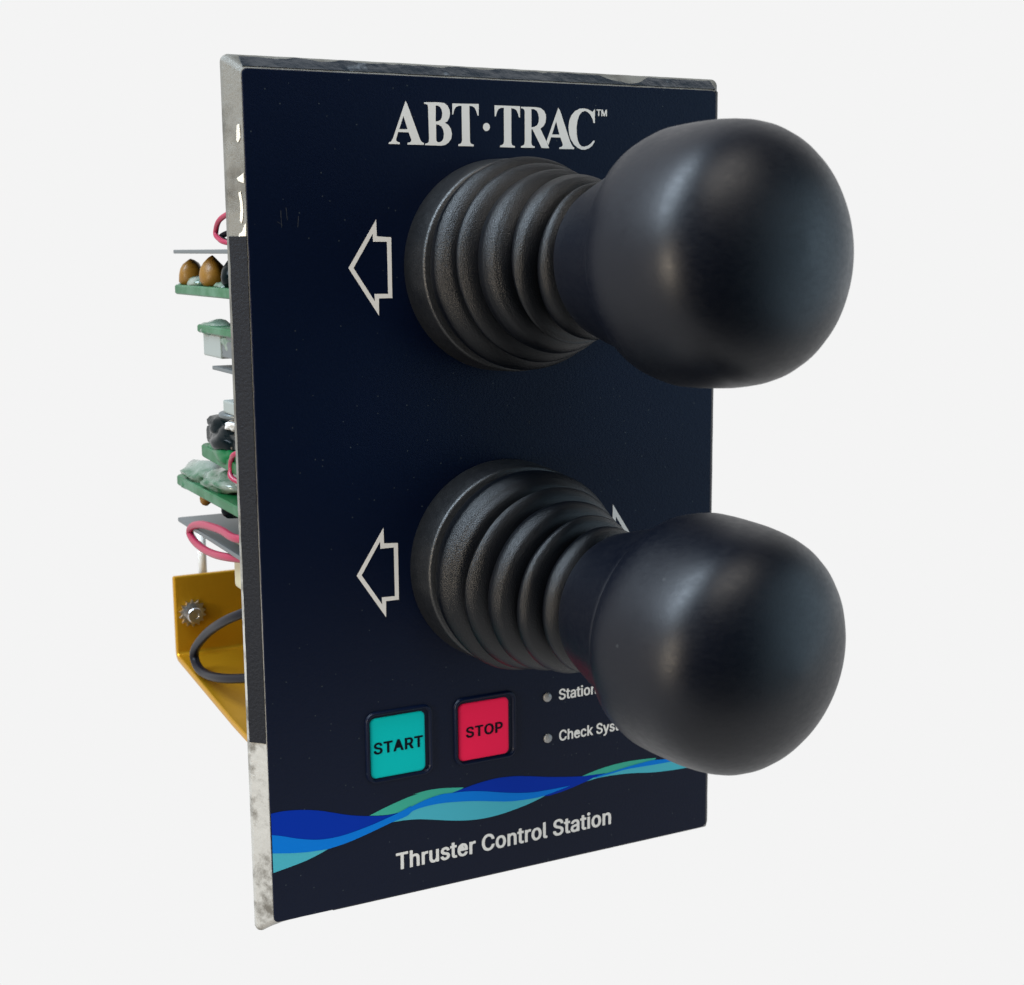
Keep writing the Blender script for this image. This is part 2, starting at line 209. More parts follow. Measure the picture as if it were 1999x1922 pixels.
def lathe(name, prof, center, axis, n=40, squash=None):
    """prof: (s, r) pairs along axis, in face widths; center/axis in panel coordinates."""
    ax = D(*axis).normalized()
    e = ax.orthogonal().normalized()
    g = ax.cross(e)
    c = V(*center)
    loops = [[c + ax * s * S + (e * math.cos(2 * math.pi * j / n) + g * math.sin(2 * math.pi * j / n)) * max(r, 1e-4) * S
              for j in range(n)] for s, r in prof]
    return loft(name, loops)


def blob(name, center, rad, seed=0, rough=.35, sub=3):
    bm = bmesh.new()
    bmesh.ops.create_icosphere(bm, subdivisions=sub, radius=1)
    for v in bm.verts:
        d = v.co.normalized()
        k = 1 + rough * noise.noise(d * 1.7 + Vector((seed * 3.1, seed, 0)))
        v.co = V(center[0] + d.x * rad[0] * k, center[1] + d.z * rad[1] * k, center[2] - d.y * rad[2] * k)
    return from_bm(bm, name)


def flat(name, contours, z, material, parent):
    """Flat print: closed contours (panel x, y) with holes, filled at height z."""
    cu = bpy.data.curves.new(name, 'CURVE')
    cu.dimensions = '2D'
    cu.fill_mode = 'BOTH'
    for c in contours:
        sp = cu.splines.new('POLY')
        sp.points.add(len(c) - 1)
        for p, (x, y) in zip(sp.points, c):
            p.co = ((x - .5) * S, (y + RIM) * S, 0, 1)
        sp.use_cyclic_u = True
    tmp = bpy.data.objects.new(name, cu)
    col.objects.link(tmp)
    dg = bpy.context.evaluated_depsgraph_get()
    me = bpy.data.meshes.new_from_object(tmp.evaluated_get(dg))
    me.name = name
    col.objects.unlink(tmp)
    bpy.data.objects.remove(tmp)
    bpy.data.curves.remove(cu)
    me.transform(Matrix(((1, 0, 0, 0), (0, 0, -1, -z * S), (0, 1, 0, 0), (0, 0, 0, 1))))
    me.materials.clear()
    return obj(name, me, material, parent)


def smooth_loop(pts, k=4):
    n = len(pts)
    out = []
    for i in range(n):
        a, b, c, d = (Vector(pts[(i + j) % n]) for j in (-1, 0, 1, 2))
        turn = (b - a).normalized().dot((c - b).normalized()) if (b - a).length and (c - b).length else 1
        turn2 = (c - b).normalized().dot((d - c).normalized()) if (d - c).length and (c - b).length else 1
        m0 = (c - a) * .5 if turn > .75 else (c - b)
        m1 = (d - b) * .5 if turn2 > .75 else (c - b)
        L = (c - b).length
        m0 = m0.normalized() * L
        m1 = m1.normalized() * L
        for j in range(k):
            t = j / k
            p = b * (2 * t ** 3 - 3 * t * t + 1) + m0 * (t ** 3 - 2 * t * t + t) + c * (3 * t * t - 2 * t ** 3) + m1 * (t ** 3 - t * t)
            out.append((p.x, p.y))
    return out


ADV = FONT['adv']


def text(word, x0, x1, base, cap, z, material, parent, fit_to=None, weight='bold', track=0):
    """Sans lettering fitted between x0 and x1 (of the first fit_to characters)."""
    GL = FONT[weight]
    pen = 0
    cs = []
    ends = []
    for ch in word:
        mx = pen
        for lp in GL.get(ch, []):
            cs.append([(pen + px, py) for px, py in lp])
            mx = max(mx, pen + max(px for px, py in lp))
        ends.append(mx)
        pen += ADV[ch] + track
    lo = min(px for c in cs for px, py in c)
    hi = ends[(fit_to or len(word)) - 1]
    y0, y1 = (-13, 522) if weight == 'bold' else (-18, 527)
    kx = (x1 - x0) / (hi - lo)
    ky = cap / (y1 - y0)
    return flat('lettering', [[(x0 + (px - lo) * kx, base + (py - y0) * ky) for px, py in c] for c in cs], z, material, parent)


def tag(o, label, cat, group=None):
    o['label'] = label
    o['category'] = cat
    if group:
        o['group'] = group


# ------------------------------------------------------------------ materials
M = {}
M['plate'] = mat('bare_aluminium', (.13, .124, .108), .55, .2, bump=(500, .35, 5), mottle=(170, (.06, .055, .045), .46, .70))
M['fleck'] = mat('bare_spot_painted_glint', (.50, .485, .43), .35, .2)  # polished bare spots, their glint put into the pale colour
M['tape'] = mat('charcoal_edge_paint', (.010, .011, .014), .55, spec=.10, bump=(1800, .5, 3))
M['gloss'] = mat('dark_glossy_edge_paint', (.020, .026, .034), .18, .35, spec=.8, bump=(110, .9, 4), coat=.7, mottle=(150, (.22, .25, .28), .60, .78))
M['rubber'] = mat('black_rubber', (.0002, .0007, .0018), .34, spec=.29, bump=(5000, .33, 3))
M['ring'] = mat('black_plastic_collar', (.0026, .0030, .0038), .42, spec=.58, bump=(3200, .25, 3))
M['knob'] = mat('satin_black_knob', (.0001, .0010, .0042), .35, spec=.31, bump=(1500, .04, 4))
M['white'] = mat('pale_grey_print', (.64, .635, .615), .45, spec=.1)
M['black'] = mat('black_print', (.003, .004, .009), .5, spec=.05)
M['dark_blue'] = mat('dark_blue_print', (.0, .024, .30), .42, spec=.06)
M['mid_blue'] = mat('mid_blue_print', (.001, .15, .55), .42, spec=.06)
M['light_blue'] = mat('light_blue_print', (.055, .35, .44), .42, spec=.06)
M['green_print'] = mat('sea_green_print', (.04, .33, .24), .42, spec=.06)
M['teal'] = mat('teal_button', (.0, .41, .40), .38, spec=.06)
M['red_button'] = mat('red_button', (.78, .014, .070), .38, spec=.06)
M['scuff'] = mat('pale_scuff', (.045, .05, .055), .6, spec=.1)
M['lens'] = mat('grey_indicator_lens', (.22, .22, .22), .25, spec=.5)
M['gold'] = mat('gold_anodised_bracket', (.46, .235, .007), .38, .65, bump=(700, .12, 3))
M['steel'] = mat('steel', (.55, .54, .53), .28, 1.0)
M['dull_steel'] = mat('dull_grey_metal', (.12, .135, .14), .42, .6)
M['pcb'] = mat('green_circuit_board', (.0, .070, .018), .34, spec=.2, mottle=(60, (.040, .120, .064), .46, .60))
M['resin'] = mat('cloudy_potting_resin', (.17, .20, .17), .16, spec=.5, mottle=(85, (.003, .065, .024), .42, .58))
M['amber'] = mat('amber_capacitor', (.17, .080, .007), .42, spec=.35)
M['black_part'] = mat('black_component', (.0015, .004, .005), .20, spec=.07)
M['grey_part'] = mat('grey_plastic_connector', (.20, .22, .205), .5)
M['cream'] = mat('cream_plastic', (.38, .35, .23), .45)
M['clear'] = mat('pale_nylon', (.62, .64, .64), .35)
M['wire_red'] = mat('red_wire', (.24, .009, .040), .38)
M['wire_black'] = mat('black_wire', (.004, .004, .007), .40, spec=.15)


def label_material():
    """Navy-black film with scattered dust specks and hairline scuffs."""
    mt = mat('navy_label_film', (.0006, .0034, .0150), .38, spec=.15, bump=(2500, .10, 3))
    nt = mt.node_tree
    b = nt.nodes['Principled BSDF']
    tc = nt.nodes.new('ShaderNodeTexCoord')
    vo = nt.nodes.new('ShaderNodeTexVoronoi')
    vo.inputs['Scale'].default_value = 700
    nt.links.new(tc.outputs['Object'], vo.inputs['Vector'])
    lt = nt.nodes.new('ShaderNodeMath')
    lt.operation = 'LESS_THAN'
    lt.inputs[1].default_value = .09
    nt.links.new(vo.outputs['Distance'], lt.inputs[0])
    sp = nt.nodes.new('ShaderNodeSeparateColor')
    nt.links.new(vo.outputs['Color'], sp.inputs['Color'])
    gt = nt.nodes.new('ShaderNodeMath')
    gt.operation = 'GREATER_THAN'
    gt.inputs[1].default_value = .72
    nt.links.new(sp.outputs['Red'], gt.inputs[0])
    mu = nt.nodes.new('ShaderNodeMath')
    mu.operation = 'MULTIPLY'
    nt.links.new(lt.outputs[0], mu.inputs[0])
    nt.links.new(gt.outputs[0], mu.inputs[1])
    mu2 = nt.nodes.new('ShaderNodeMath')
    mu2.operation = 'MULTIPLY'
    nt.links.new(mu.outputs[0], mu2.inputs[0])
    nt.links.new(sp.outputs['Green'], mu2.inputs[1])
    mx = nt.nodes.new('ShaderNodeMix')
    mx.data_type = 'RGBA'
    mx.inputs['A'].default_value = (.0006, .0034, .0150, 1)
    mx.inputs['B'].default_value = (.035, .045, .052, 1)
    nt.links.new(mu2.outputs[0], mx.inputs['Factor'])
    nt.links.new(mx.outputs['Result'], b.inputs['Base Color'])
    return mt


M['label'] = label_material()


def rim_tone(mt):
    """The upper rim is darker, the lower rim is paler metal with dark stains near the corner."""
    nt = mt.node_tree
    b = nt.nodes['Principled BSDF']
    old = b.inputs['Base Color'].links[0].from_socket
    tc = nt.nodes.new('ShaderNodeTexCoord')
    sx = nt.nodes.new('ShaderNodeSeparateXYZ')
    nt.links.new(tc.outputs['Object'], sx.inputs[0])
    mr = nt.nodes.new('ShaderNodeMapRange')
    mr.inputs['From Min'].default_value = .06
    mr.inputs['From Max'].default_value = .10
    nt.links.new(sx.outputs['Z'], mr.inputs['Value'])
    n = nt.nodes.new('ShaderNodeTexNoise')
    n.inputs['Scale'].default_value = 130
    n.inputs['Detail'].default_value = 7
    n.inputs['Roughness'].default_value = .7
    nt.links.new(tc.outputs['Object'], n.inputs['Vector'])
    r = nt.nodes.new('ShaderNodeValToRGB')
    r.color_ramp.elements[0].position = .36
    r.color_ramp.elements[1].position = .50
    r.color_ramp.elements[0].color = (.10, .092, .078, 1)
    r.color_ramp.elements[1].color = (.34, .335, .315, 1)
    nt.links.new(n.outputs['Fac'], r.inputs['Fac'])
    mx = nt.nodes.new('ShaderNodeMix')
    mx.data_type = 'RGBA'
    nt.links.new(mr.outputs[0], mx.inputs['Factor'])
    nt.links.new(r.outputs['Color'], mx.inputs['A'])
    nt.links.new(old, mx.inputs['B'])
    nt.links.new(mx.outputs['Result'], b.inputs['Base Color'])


rim_tone(M['plate'])


def wear_knob(mt):
    """Uneven sheen, hairline handling scratches and a little dust on the satin knobs."""
    nt = mt.node_tree
    b = nt.nodes['Principled BSDF']
    tc = nt.nodes.new('ShaderNodeTexCoord')
    n = nt.nodes.new('ShaderNodeTexNoise')
    n.inputs['Scale'].default_value = 130
    n.inputs['Detail'].default_value = 8
    n.inputs['Roughness'].default_value = .7
    nt.links.new(tc.outputs['Object'], n.inputs['Vector'])
    mp = nt.nodes.new('ShaderNodeMapping')
    mp.inputs['Rotation'].default_value = (.3, .6, .2)
    mp.inputs['Scale'].default_value = (700, 700, 1500)
    nt.links.new(tc.outputs['Object'], mp.inputs['Vector'])
    st = nt.nodes.new('ShaderNodeTexNoise')
    st.inputs['Scale'].default_value = 1
    st.inputs['Detail'].default_value = 3
    nt.links.new(mp.outputs['Vector'], st.inputs['Vector'])
    ad = nt.nodes.new('ShaderNodeMath')
    ad.operation = 'ADD'
    nt.links.new(n.outputs['Fac'], ad.inputs[0])
    nt.links.new(st.outputs['Fac'], ad.inputs[1])
    mr = nt.nodes.new('ShaderNodeMapRange')
    mr.inputs['From Min'].default_value = .6
    mr.inputs['From Max'].default_value = 1.4
    mr.inputs['To Min'].default_value = .37
    mr.inputs['To Max'].default_value = .50
    nt.links.new(ad.outputs[0], mr.inputs['Value'])
    nt.links.new(mr.outputs[0], b.inputs['Roughness'])
    vo = nt.nodes.new('ShaderNodeTexVoronoi')
    vo.inputs['Scale'].default_value = 330
    nt.links.new(tc.outputs['Object'], vo.inputs['Vector'])
    lt = nt.nodes.new('ShaderNodeMath')
    lt.operation = 'LESS_THAN'
    lt.inputs[1].default_value = .10
    nt.links.new(vo.outputs['Distance'], lt.inputs[0])
    sp = nt.nodes.new('ShaderNodeSeparateColor')
    nt.links.new(vo.outputs['Color'], sp.inputs['Color'])
    gt = nt.nodes.new('ShaderNodeMath')
    gt.operation = 'GREATER_THAN'
    gt.inputs[1].default_value = .93
    nt.links.new(sp.outputs['Red'], gt.inputs[0])
    mu = nt.nodes.new('ShaderNodeMath')
    mu.operation = 'MULTIPLY'
    nt.links.new(lt.outputs[0], mu.inputs[0])
    nt.links.new(gt.outputs[0], mu.inputs[1])
    mx = nt.nodes.new('ShaderNodeMix')
    mx.data_type = 'RGBA'
    mx.inputs['A'].default_value = b.inputs['Base Color'].default_value
    mx.inputs['B'].default_value = (.014, .016, .019, 1)
    nt.links.new(mu.outputs[0], mx.inputs['Factor'])
    nt.links.new(mx.outputs['Result'], b.inputs['Base Color'])


wear_knob(M['knob'])
wear_knob(M['ring'])


# ------------------------------------------------------------------ added glowing sweep
# Added emissive sheet: gives the white background and lights the panel; runs flat
# under the panel and curves up behind it.
prof = [(-FLOOR_FRONT, 0.0), (0.45, 0.0)]
for i in range(1, 17):
    a = math.radians(90 * i / 16)
    prof.append((0.45 + .5 * math.sin(a), .5 - .5 * math.cos(a)))
prof.append((0.95, 5.0))
bm = bmesh.new()
rows = [[bm.verts.new((x, y, z)) for x in (-6.0, 6.0)] for y, z in prof]
for a, b in zip(rows, rows[1:]):
    bm.faces.new((a[0], a[1], b[1], b[0]))
glow = bpy.data.materials.new('self_lit_white_backdrop')
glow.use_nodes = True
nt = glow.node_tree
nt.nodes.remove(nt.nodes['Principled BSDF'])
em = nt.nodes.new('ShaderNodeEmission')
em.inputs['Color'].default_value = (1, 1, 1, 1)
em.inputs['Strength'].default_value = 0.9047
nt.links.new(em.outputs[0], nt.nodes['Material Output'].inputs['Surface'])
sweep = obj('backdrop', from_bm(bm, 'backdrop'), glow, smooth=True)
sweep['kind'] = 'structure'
sweep['label'] = 'plain self-lit white backdrop'

# ------------------------------------------------------------------ the control station
root = bpy.data.objects.new('thruster_control_station', None)
root.empty_display_size = .02
col.objects.link(root)
tag(root, 'navy thruster control panel with two black ball joysticks and exposed electronics behind', 'control panel')

# --- face plate with bevelled rim


def wob(pts, amp, sc, seed):
    out = []
    for p in pts:
        k = noise.noise(p * sc + Vector((seed, 0, 0)))
        c = Vector((0, p.y, (ASP / 2 + RIM) * S))
        out.append(p + (p - c).normalized() * k * amp * S)
    return out


def dense(x0, x1, y0, y1, r, z, n=60):
    """Rounded rectangle with many points along its sides."""
    raw = rrect(x0, x1, y0, y1, r, z, 6)
    out = []
    for i, p in enumerate(raw):
        q = raw[(i + 1) % len(raw)]
        steps = n if (q - p).length > .02 else 1
        for j in range(steps):
            out.append(p.lerp(q, j / steps))
    return out


def rim_loop(e, z, r, amp, seed):
    lp = wob(dense(-e, 1 + e * .92, -e * .55, ASP + e, r, z), amp, 350, seed) if amp else dense(-e, 1 + e * .92, -e * .55, ASP + e, r, z)
    for p in lp:                                   # the lower left corner hangs a little lower
        x, y = p.x / S + .5, p.z / S - RIM
        if y < .05:
            p.z -= .45 * e * S * math.exp(-((x + e) / .035) ** 2) * max(0, 1 - max(y, 0) / .05)
    return lp


loops = []
loops.append(dense(.004, .996, .004, ASP - .004, .009, 0))
loops.append(wob(dense(0, 1, 0, ASP, .011, -.0012), .0008, 500, 1))
loops.append(rim_loop(RIM - .002, -THICK + .004, .012, .0012, 2))
loops.append(rim_loop(RIM, -THICK, .014, .0006, 3))
loops.append(rim_loop(RIM, -THICK - .006, .014, 0, 3))
loops.append(rim_loop(RIM - .01, -THICK - .007, .012, 0, 3))
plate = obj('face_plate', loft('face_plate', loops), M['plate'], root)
plate['label'] = 'bare aluminium plate with bevelled rim'


def rim_strip(name, side, a0, a1, t0, t1, material, n=80, seed=0, rag=.06, notches=()):
    """A paint layer on one bevel of the rim.  a: along the side, t: 0 front edge .. 1 outer edge."""
    bm = bmesh.new()

    def pt(a, t, up):
        e = RIM * t
        z = -.0012 + (-THICK + .004 + .0012) * t
        nx = up * .75
        if side == 'left':
            return V(-e - nx, a, z + nx)
        if side == 'top':
            return V(a, ASP + e + nx, z + nx)
        if side == 'bottom':
            return V(a, -e * .55 - nx, z + nx)
        return V(1 + e * .92 + nx, a, z + nx)
    lo, hi = [], []
    for i in range(n + 1):
        a = a0 + (a1 - a0) * i / n
        j0 = rag * noise.noise(Vector((a * 30, seed, 0)))
        j1 = rag * (noise.noise(Vector((a * 22, seed, 5))) + .5 * noise.noise(Vector((a * 70, seed, 9))))
        tt0, tt1 = t0 + abs(j0) * .3, t1 + j1
        for (c, w, d) in notches:
            if abs(a - c) < w:
                tt1 -= d * (1 - (abs(a - c) / w) ** 2)
        slant = .0
        lo.append(bm.verts.new(pt(a, max(tt0, 0), .0012)))
        hi.append(bm.verts.new(pt(a + slant, min(max(tt1, tt0 + .05), .97), .0012)))
    for i in range(n):
        bm.faces.new((lo[i], lo[i + 1], hi[i + 1], hi[i]))
    g = bmesh.ops.extrude_face_region(bm, geom=bm.faces[:])
    vs = [v for v in g['geom'] if isinstance(v, bmesh.types.BMVert)]
    dirn = {'left': D(-.75, 0, .75), 'right': D(.75, 0, .75), 'top': D(0, .75, .75), 'bottom': D(0, -.75, .75)}[side]
    for v in vs:
        v.co -= dirn * .0022 * S
    return obj(name, from_bm(bm, name), material, plate)


rim_strip('edge_paint', 'left', .36, 1.300, .02, .95, M['tape'], seed=1, rag=.02)
rim_strip('edge_paint', 'top', .004, 1.000, .10, .80, M['gloss'], n=160, seed=2, rag=.16, notches=((.80, .05, .55), (.755, .02, .2)))
rim_strip('edge_paint', 'bottom', .13, 1.0, .0, .95, M['tape'], seed=3, rag=.03)
rim_strip('edge_paint', 'right', .0, ASP, .0, .8, M['tape'], seed=4, rag=.1)

def rim_point(a, t, up):
    e = RIM * t
    return V(-e - up * .75, a, -.0012 + (-THICK + .004 + .0012) * t + up * .75)


def fleck(poly):  # bare metal fleck on the left bevel, glint painted as pale colour
    bm = bmesh.new()
    top = [bm.verts.new(rim_point(a, t, .0010)) for a, t in poly]
    low = [bm.verts.new(rim_point(a, t, -.0005)) for a, t in poly]
    bm.faces.new(top)
    for i in range(len(poly)):
        bm.faces.new((top[i], low[i], low[(i + 1) % len(poly)], top[(i + 1) % len(poly)]))
    obj('bare_glint_fleck', from_bm(bm, 'bare_glint_fleck'), M['fleck'], plate)


fleck([(1.492, .30), (1.494, .16), (1.470, .14), (1.462, .28), (1.466, .36), (1.480, .34)])
fleck([(1.406, .20), (1.410, .04), (1.392, .05), (1.396, .34), (1.400, .42)])
fleck([(1.376, .36), (1.378, .24), (1.360, .16), (1.345, .14), (1.330, .18), (1.322, .26), (1.328, .34), (1.346, .28), (1.362, .30)])
fleck([(1.320, .10), (1.322, .02), (1.300, .06), (1.296, .44), (1.304, .42), (1.308, .24)])

# --- printed film
film_loops = [dense(.0008, .9992, .0008, ASP - .0008, .010, .0003), wob(dense(.0008, .9992, .0008, ASP - .0008, .010, .0012), .0005, 400, 6),
              dense(.002, .998, .002, ASP - .002, .009, .0020)]
film = obj('front_label', loft('front_label', film_loops), M['label'], root)
film['label'] = 'navy printed film with pale lettering and a blue wave'
Z0 = .0020
ser = [[(x / 1e4, y / 1e4) for x, y in c] for c in DATA['ser']]
o = flat('lettering', ser, Z0 + .0006, M['white'], film)
text('TM', .7149, .7386, 1.5293, .0127, Z0 + .0006, M['white'], film, weight='med')
text('Thruster Control Station', .2551, .7532, .0545, .0355, Z0 + .0006, M['white'], film, track=16)
text('Station', .6262, .7171, .3502, .0232, Z0 + .0006, M['white'], film, track=10)
text('Check System', .6266, .7618, .2612, .0232, Z0 + .0006, M['white'], film, fit_to=9, track=10)
arrow = [[(x / 1e4, y / 1e4) for x, y in c] for c in DATA['arrow']]
for dy in (0, (.4172 - .7812) * ASP):
    flat('arrow', [[(x, y + dy) for x, y in c] for c in arrow], Z0 + .0006, M['white'], film)
    flat('arrow', [[(1 - x, y + dy) for x, y in c] for c in arrow], Z0 + .0006, M['white'], film)
for key, mk, lift in (('green', 'green_print', .0004), ('dark', 'dark_blue', .0007), ('light', 'light_blue', .0010), ('mid', 'mid_blue', .0013)):
    for c in DATA['wave'][key]:
        pts = [(min(max(x / 1e4, .0025), .9975), y / 1e4) for x, y in c]
        flat('wave_band', [smooth_loop(pts)], Z0 + lift, M[mk], film)
# a few scuffs on the film near its upper left corner
for (x, y, dx, dy) in ((.062, 1.345, .001, -.030), (.072, 1.350, .002, -.022), (.055, 1.325, .010, -.006), (.095, 1.335, -.002, -.02),
                       (.030, .182, .000, -.012), (.560, .93, .002, .008)):
    flat('scuff', [[(x, y), (x + .0009, y), (x + dx + .0006, y + dy), (x + dx, y + dy)]], Z0 + .0005, M['scuff'], film)

# --- push buttons


def push_button(x0, x1, y0, y1, word, tx0, tx1, base, cap, material, lab):
    fx0, fx1, fy0, fy1 = x0 - .010, x1 + .017, y0 - .010, y1 + .013
    lp = [rrect(fx0, fx1, fy0, fy1, .020, Z0 - .001), rrect(fx0 + .002, fx1 - .002, fy0 + .002, fy1 - .002, .018, Z0 + .0055),
          rrect(fx0 + .0045, fx1 - .0045, fy0 + .0045, fy1 - .0045, .016, Z0 + .0068), rrect(fx0 + .007, fx1 - .007, fy0 + .007, fy1 - .007, .014, Z0 + .0050),
          rrect(fx0 + .0085, fx1 - .0085, fy0 + .0085, fy1 - .0085, .013, Z0 - .0005)]
    bz = obj('push_button', loft('push_button', lp, False, True), M['tape'] if False else M['label'], root, True)
    bz['label'] = lab
    cp = [rrect(x0, x1, y0, y1, .011, Z0 - .0002), rrect(x0, x1, y0, y1, .011, Z0 + .0010), rrect(x0 + .0015, x1 - .0015, y0 + .0015, y1 - .0015, .0105, Z0 + .0022),
          rrect(x0 + .004, x1 - .004, y0 + .004, y1 - .004, .009, Z0 + .0026)]
    c = obj('button_cap', loft('button_cap', cp), material, bz)
    text(word, tx0, tx1, base, cap, Z0 + .0032, M['black'], bz, weight='med', track=30)


push_button(.2065, .3222, .2535, .3760, 'START', .2126, .3175, .3030, .0235, M['teal'], 'teal push button')
push_button(.3955, .5084, .2565, .3762, 'STOP', .4115, .4942, .3040, .0225, M['red_button'], 'red push button')

# --- indicator lights
for x, y in ((.5990, .3605), (.5995, .2720)):
    obj('indicator_light', lathe('indicator_light', [(.0, .0098), (.0030, .0096), (.0052, .0080), (.0066, .0050), (.0071, .0015)], (x, y, Z0 - .0005), (0, 0, 1), 24), M['lens'], root, True)

# ------------------------------------------------------------------ joysticks
CREST = [(.1282, .1959), (.1830, .1790), (.2345, .1629), (.2848, .1480), (.3321, .1350)]
STEPS = [0, .1282, .1830, .2345, .2848, .3321, .3596]


def bellows_profile():
    p = [(.083, .170), (.086, .178), (.089, .1835)]
    c0, r0 = CREST[0]
    for i in range(1, 10):
        t = i / 10
        p.append((.089 + (c0 - .089) * t, .1835 + (r0 - .1835) * math.sin(t * math.pi / 2) ** .8))
    for (a, ra), (b, rb) in zip(CREST, CREST[1:]):
        for i in range(28):
            t = i / 28
            u = 2 * min(t, 1 - t)
            dip = 1 - max(0, 1 - u ** 2.1) ** (1 / 2.1)
            p.append((a + (b - a) * t, ra + (rb - ra) * t - .046 * dip))
    a, ra = CREST[-1]
    for i in range(8):
        t = i / 7
        p.append((a + .030 * t, ra - .030 * math.sin(t * math.pi / 2) ** 2))
    return p


KNOB = KNOB_PROFILE


def joystick(cy, drift, axis, lab):
    """drift: sideways offset of the leaning boot's centre line at each of STEPS."""
    cx = .5
    n = 96
    path = catmull([(dx, dy, s) for s, (dx, dy) in zip(STEPS, drift)], 24)

    def centre(s):
        for p, q in zip(path, path[1:]):
            if p.z <= s <= q.z:
                t = (s - p.z) / max(q.z - p.z, 1e-9)
                return p.lerp(q, t), (q - p).normalized()
        return path[-1].copy(), (path[-1] - path[-2]).normalized()

    def ring_at(s, r):
        c, d = centre(s)
        if s < .09:
            c, d = Vector((0, 0, s)), Vector((0, 0, 1))
        else:
            d = Vector((0, 0, 1)).lerp(d, min(1, (s - .09) / .06)).normalized()
        c = V(cx + c.x, cy + c.y, c.z)
        ax = D(*d).normalized()
        e = ax.cross(Vector((0, 0, 1))).normalized()
        g = ax.cross(e)
        return [c + (e * math.cos(2 * math.pi * j / n) + g * math.sin(2 * math.pi * j / n)) * r * S for j in range(n)]
    base = obj('joystick', loft('joystick', [ring_at(s, r) for s, r in ((.001, .199), (.002, .2010), (.006, .2018), (.060, .1995), (.078, .1985), (.083, .1972), (.0855, .194), (.086, .165))]),
               M['ring'], root, True)
    base['label'] = lab
    bw = loft('bellows', [ring_at(s, r) for s, r in bellows_profile()])
    for v in bw.vertices:
        v.co += Vector((noise.noise(v.co * 90), noise.noise(v.co * 90 + Vector((9, 0, 0))), noise.noise(v.co * 90 + Vector((0, 9, 0))))) * .00022
    obj('bellows', bw, M['rubber'], base, True)
    c0 = (cx + drift[-1][0], cy + drift[-1][1], STEPS[-1])
    obj('neck', lathe('neck', NECK_PROFILE, c0, axis, 96), M['knob'], base, True)
    obj('knob', lathe('knob', KNOB, c0, axis, 128), M['knob'], base, True)


joystick(.7812 * ASP, [(0, 0), (-.0018, .0038), (.0005, .0063), (.0034, .0085), (.0142, .0115), (.0259, .0081), (.0334, .0074)],
         (.1634, .0467, 1), 'upper joystick')
joystick(.4172 * ASP, [(0, 0), (-.0018, -.0007), (.0030, -.0063), (.0095, -.0108), (.0202, -.0162), (.0318, -.0183), (.0404, -.0205)],
         (.1682, -.0530, 1), 'lower joystick')

# ------------------------------------------------------------------ behind the face
# joystick mechanisms that carry the circuit boards
for cy in (.7812 * ASP, .4172 * ASP):
    obj('joystick_housing', box('joystick_housing', .26, .74, cy - .20, cy + .20, -.50, -.0465, .012), M['black_part'], root)


def circuit_board(x0, x1, y, z0, z1, t=.018, r=.03, tilt=0.0, lab=None):
    bm_l = []
    for yy, ins in ((y - t / 2, .003), (y - t / 2 + .003, 0), (y + t / 2 - .003, 0), (y + t / 2, .003)):
        lp = []
        for cxx, czz, a0 in ((x1 - r, z1 - r, 0), (x0 + r, z1 - r, 90), (x0 + r, z0 + r, 180), (x1 - r, z0 + r, 270)):
            for i in range(6):
                a = math.radians(a0 + 90 * i / 5)
                px, pz = cxx + (r - ins) * math.cos(a), czz + (r - ins) * math.sin(a)
                lp.append(V(px, yy + tilt * (pz - z0), pz))
        bm_l.append(lp)
    o = obj('circuit_board', loft('circuit_board', bm_l), M['pcb'], root)
    if lab:
        o['label'] = lab
    return o


def drop_cap(center, h, r, material, parent, up=1, seed=0):
    prof = [(0, r * .35), (h * .06, r * .7), (h * .2, r * .95), (h * .4, r), (h * .6, r * .9), (h * .8, r * .62), (h * .93, r * .3), (h, r * .05)]
    me = lathe('capacitor', prof, center, (0, up, 0.02), 24)
    for v in me.vertices:
        v.co += Vector((1, 1, 1)) * .0006 * noise.noise(v.co * 350 + Vector((seed, 0, 0)))
    return obj('capacitor', me, material, parent, True)


# upper pair of boards
bA = circuit_board(.02, .90, 1.193, -.630, -.12, .020)
drop_cap((.052, 1.199, -.585), .060, .027, M['amber'], bA, seed=1)
drop_cap((.052, 1.199, -.415), .066, .029, M['amber'], bA, seed=2)
drop_cap((.060, 1.199, -.270), .066, .034, M['black_part'], bA, seed=3)
obj('glue', blob('glue', (.045, 1.205, -.500), (.022, .016, .040), 3), M['resin'], bA, True)
obj('glue', blob('glue', (.050, 1.200, -.600), (.024, .010, .030), 5), M['resin'], bA, True)
obj('glue', blob('glue', (.055, 1.203, -.330), (.024, .012, .030), 7), M['resin'], bA, True)
bB = circuit_board(.02, .90, 1.117, -.462, -.12, .016)
obj('glue', blob('glue', (.052, 1.117, -.40), (.032, .018, .070), 8, .25), M['resin'], bB, True)
obj('glue', blob('glue', (.060, 1.100, -.25), (.034, .030, .060), 9, .4), M['resin'], bB, True)
obj('connector', box('connector', .028, .12, 1.062, 1.110, -.425, -.30, .004), M['grey_part'], bB)
obj('connector', box('connector', .030, .12, 1.066, 1.110, -.295, -.14, .003), M['dull_steel'], bB)
mp = obj('metal_plate', box('metal_plate', .02, .60, 1.269, 1.277, -.604, -.10, .002), M['dull_steel'], root)
obj('metal_plate', box('metal_plate', .03, .55, 1.036, 1.044, -.373, -.12, .002), M['dull_steel'], root)

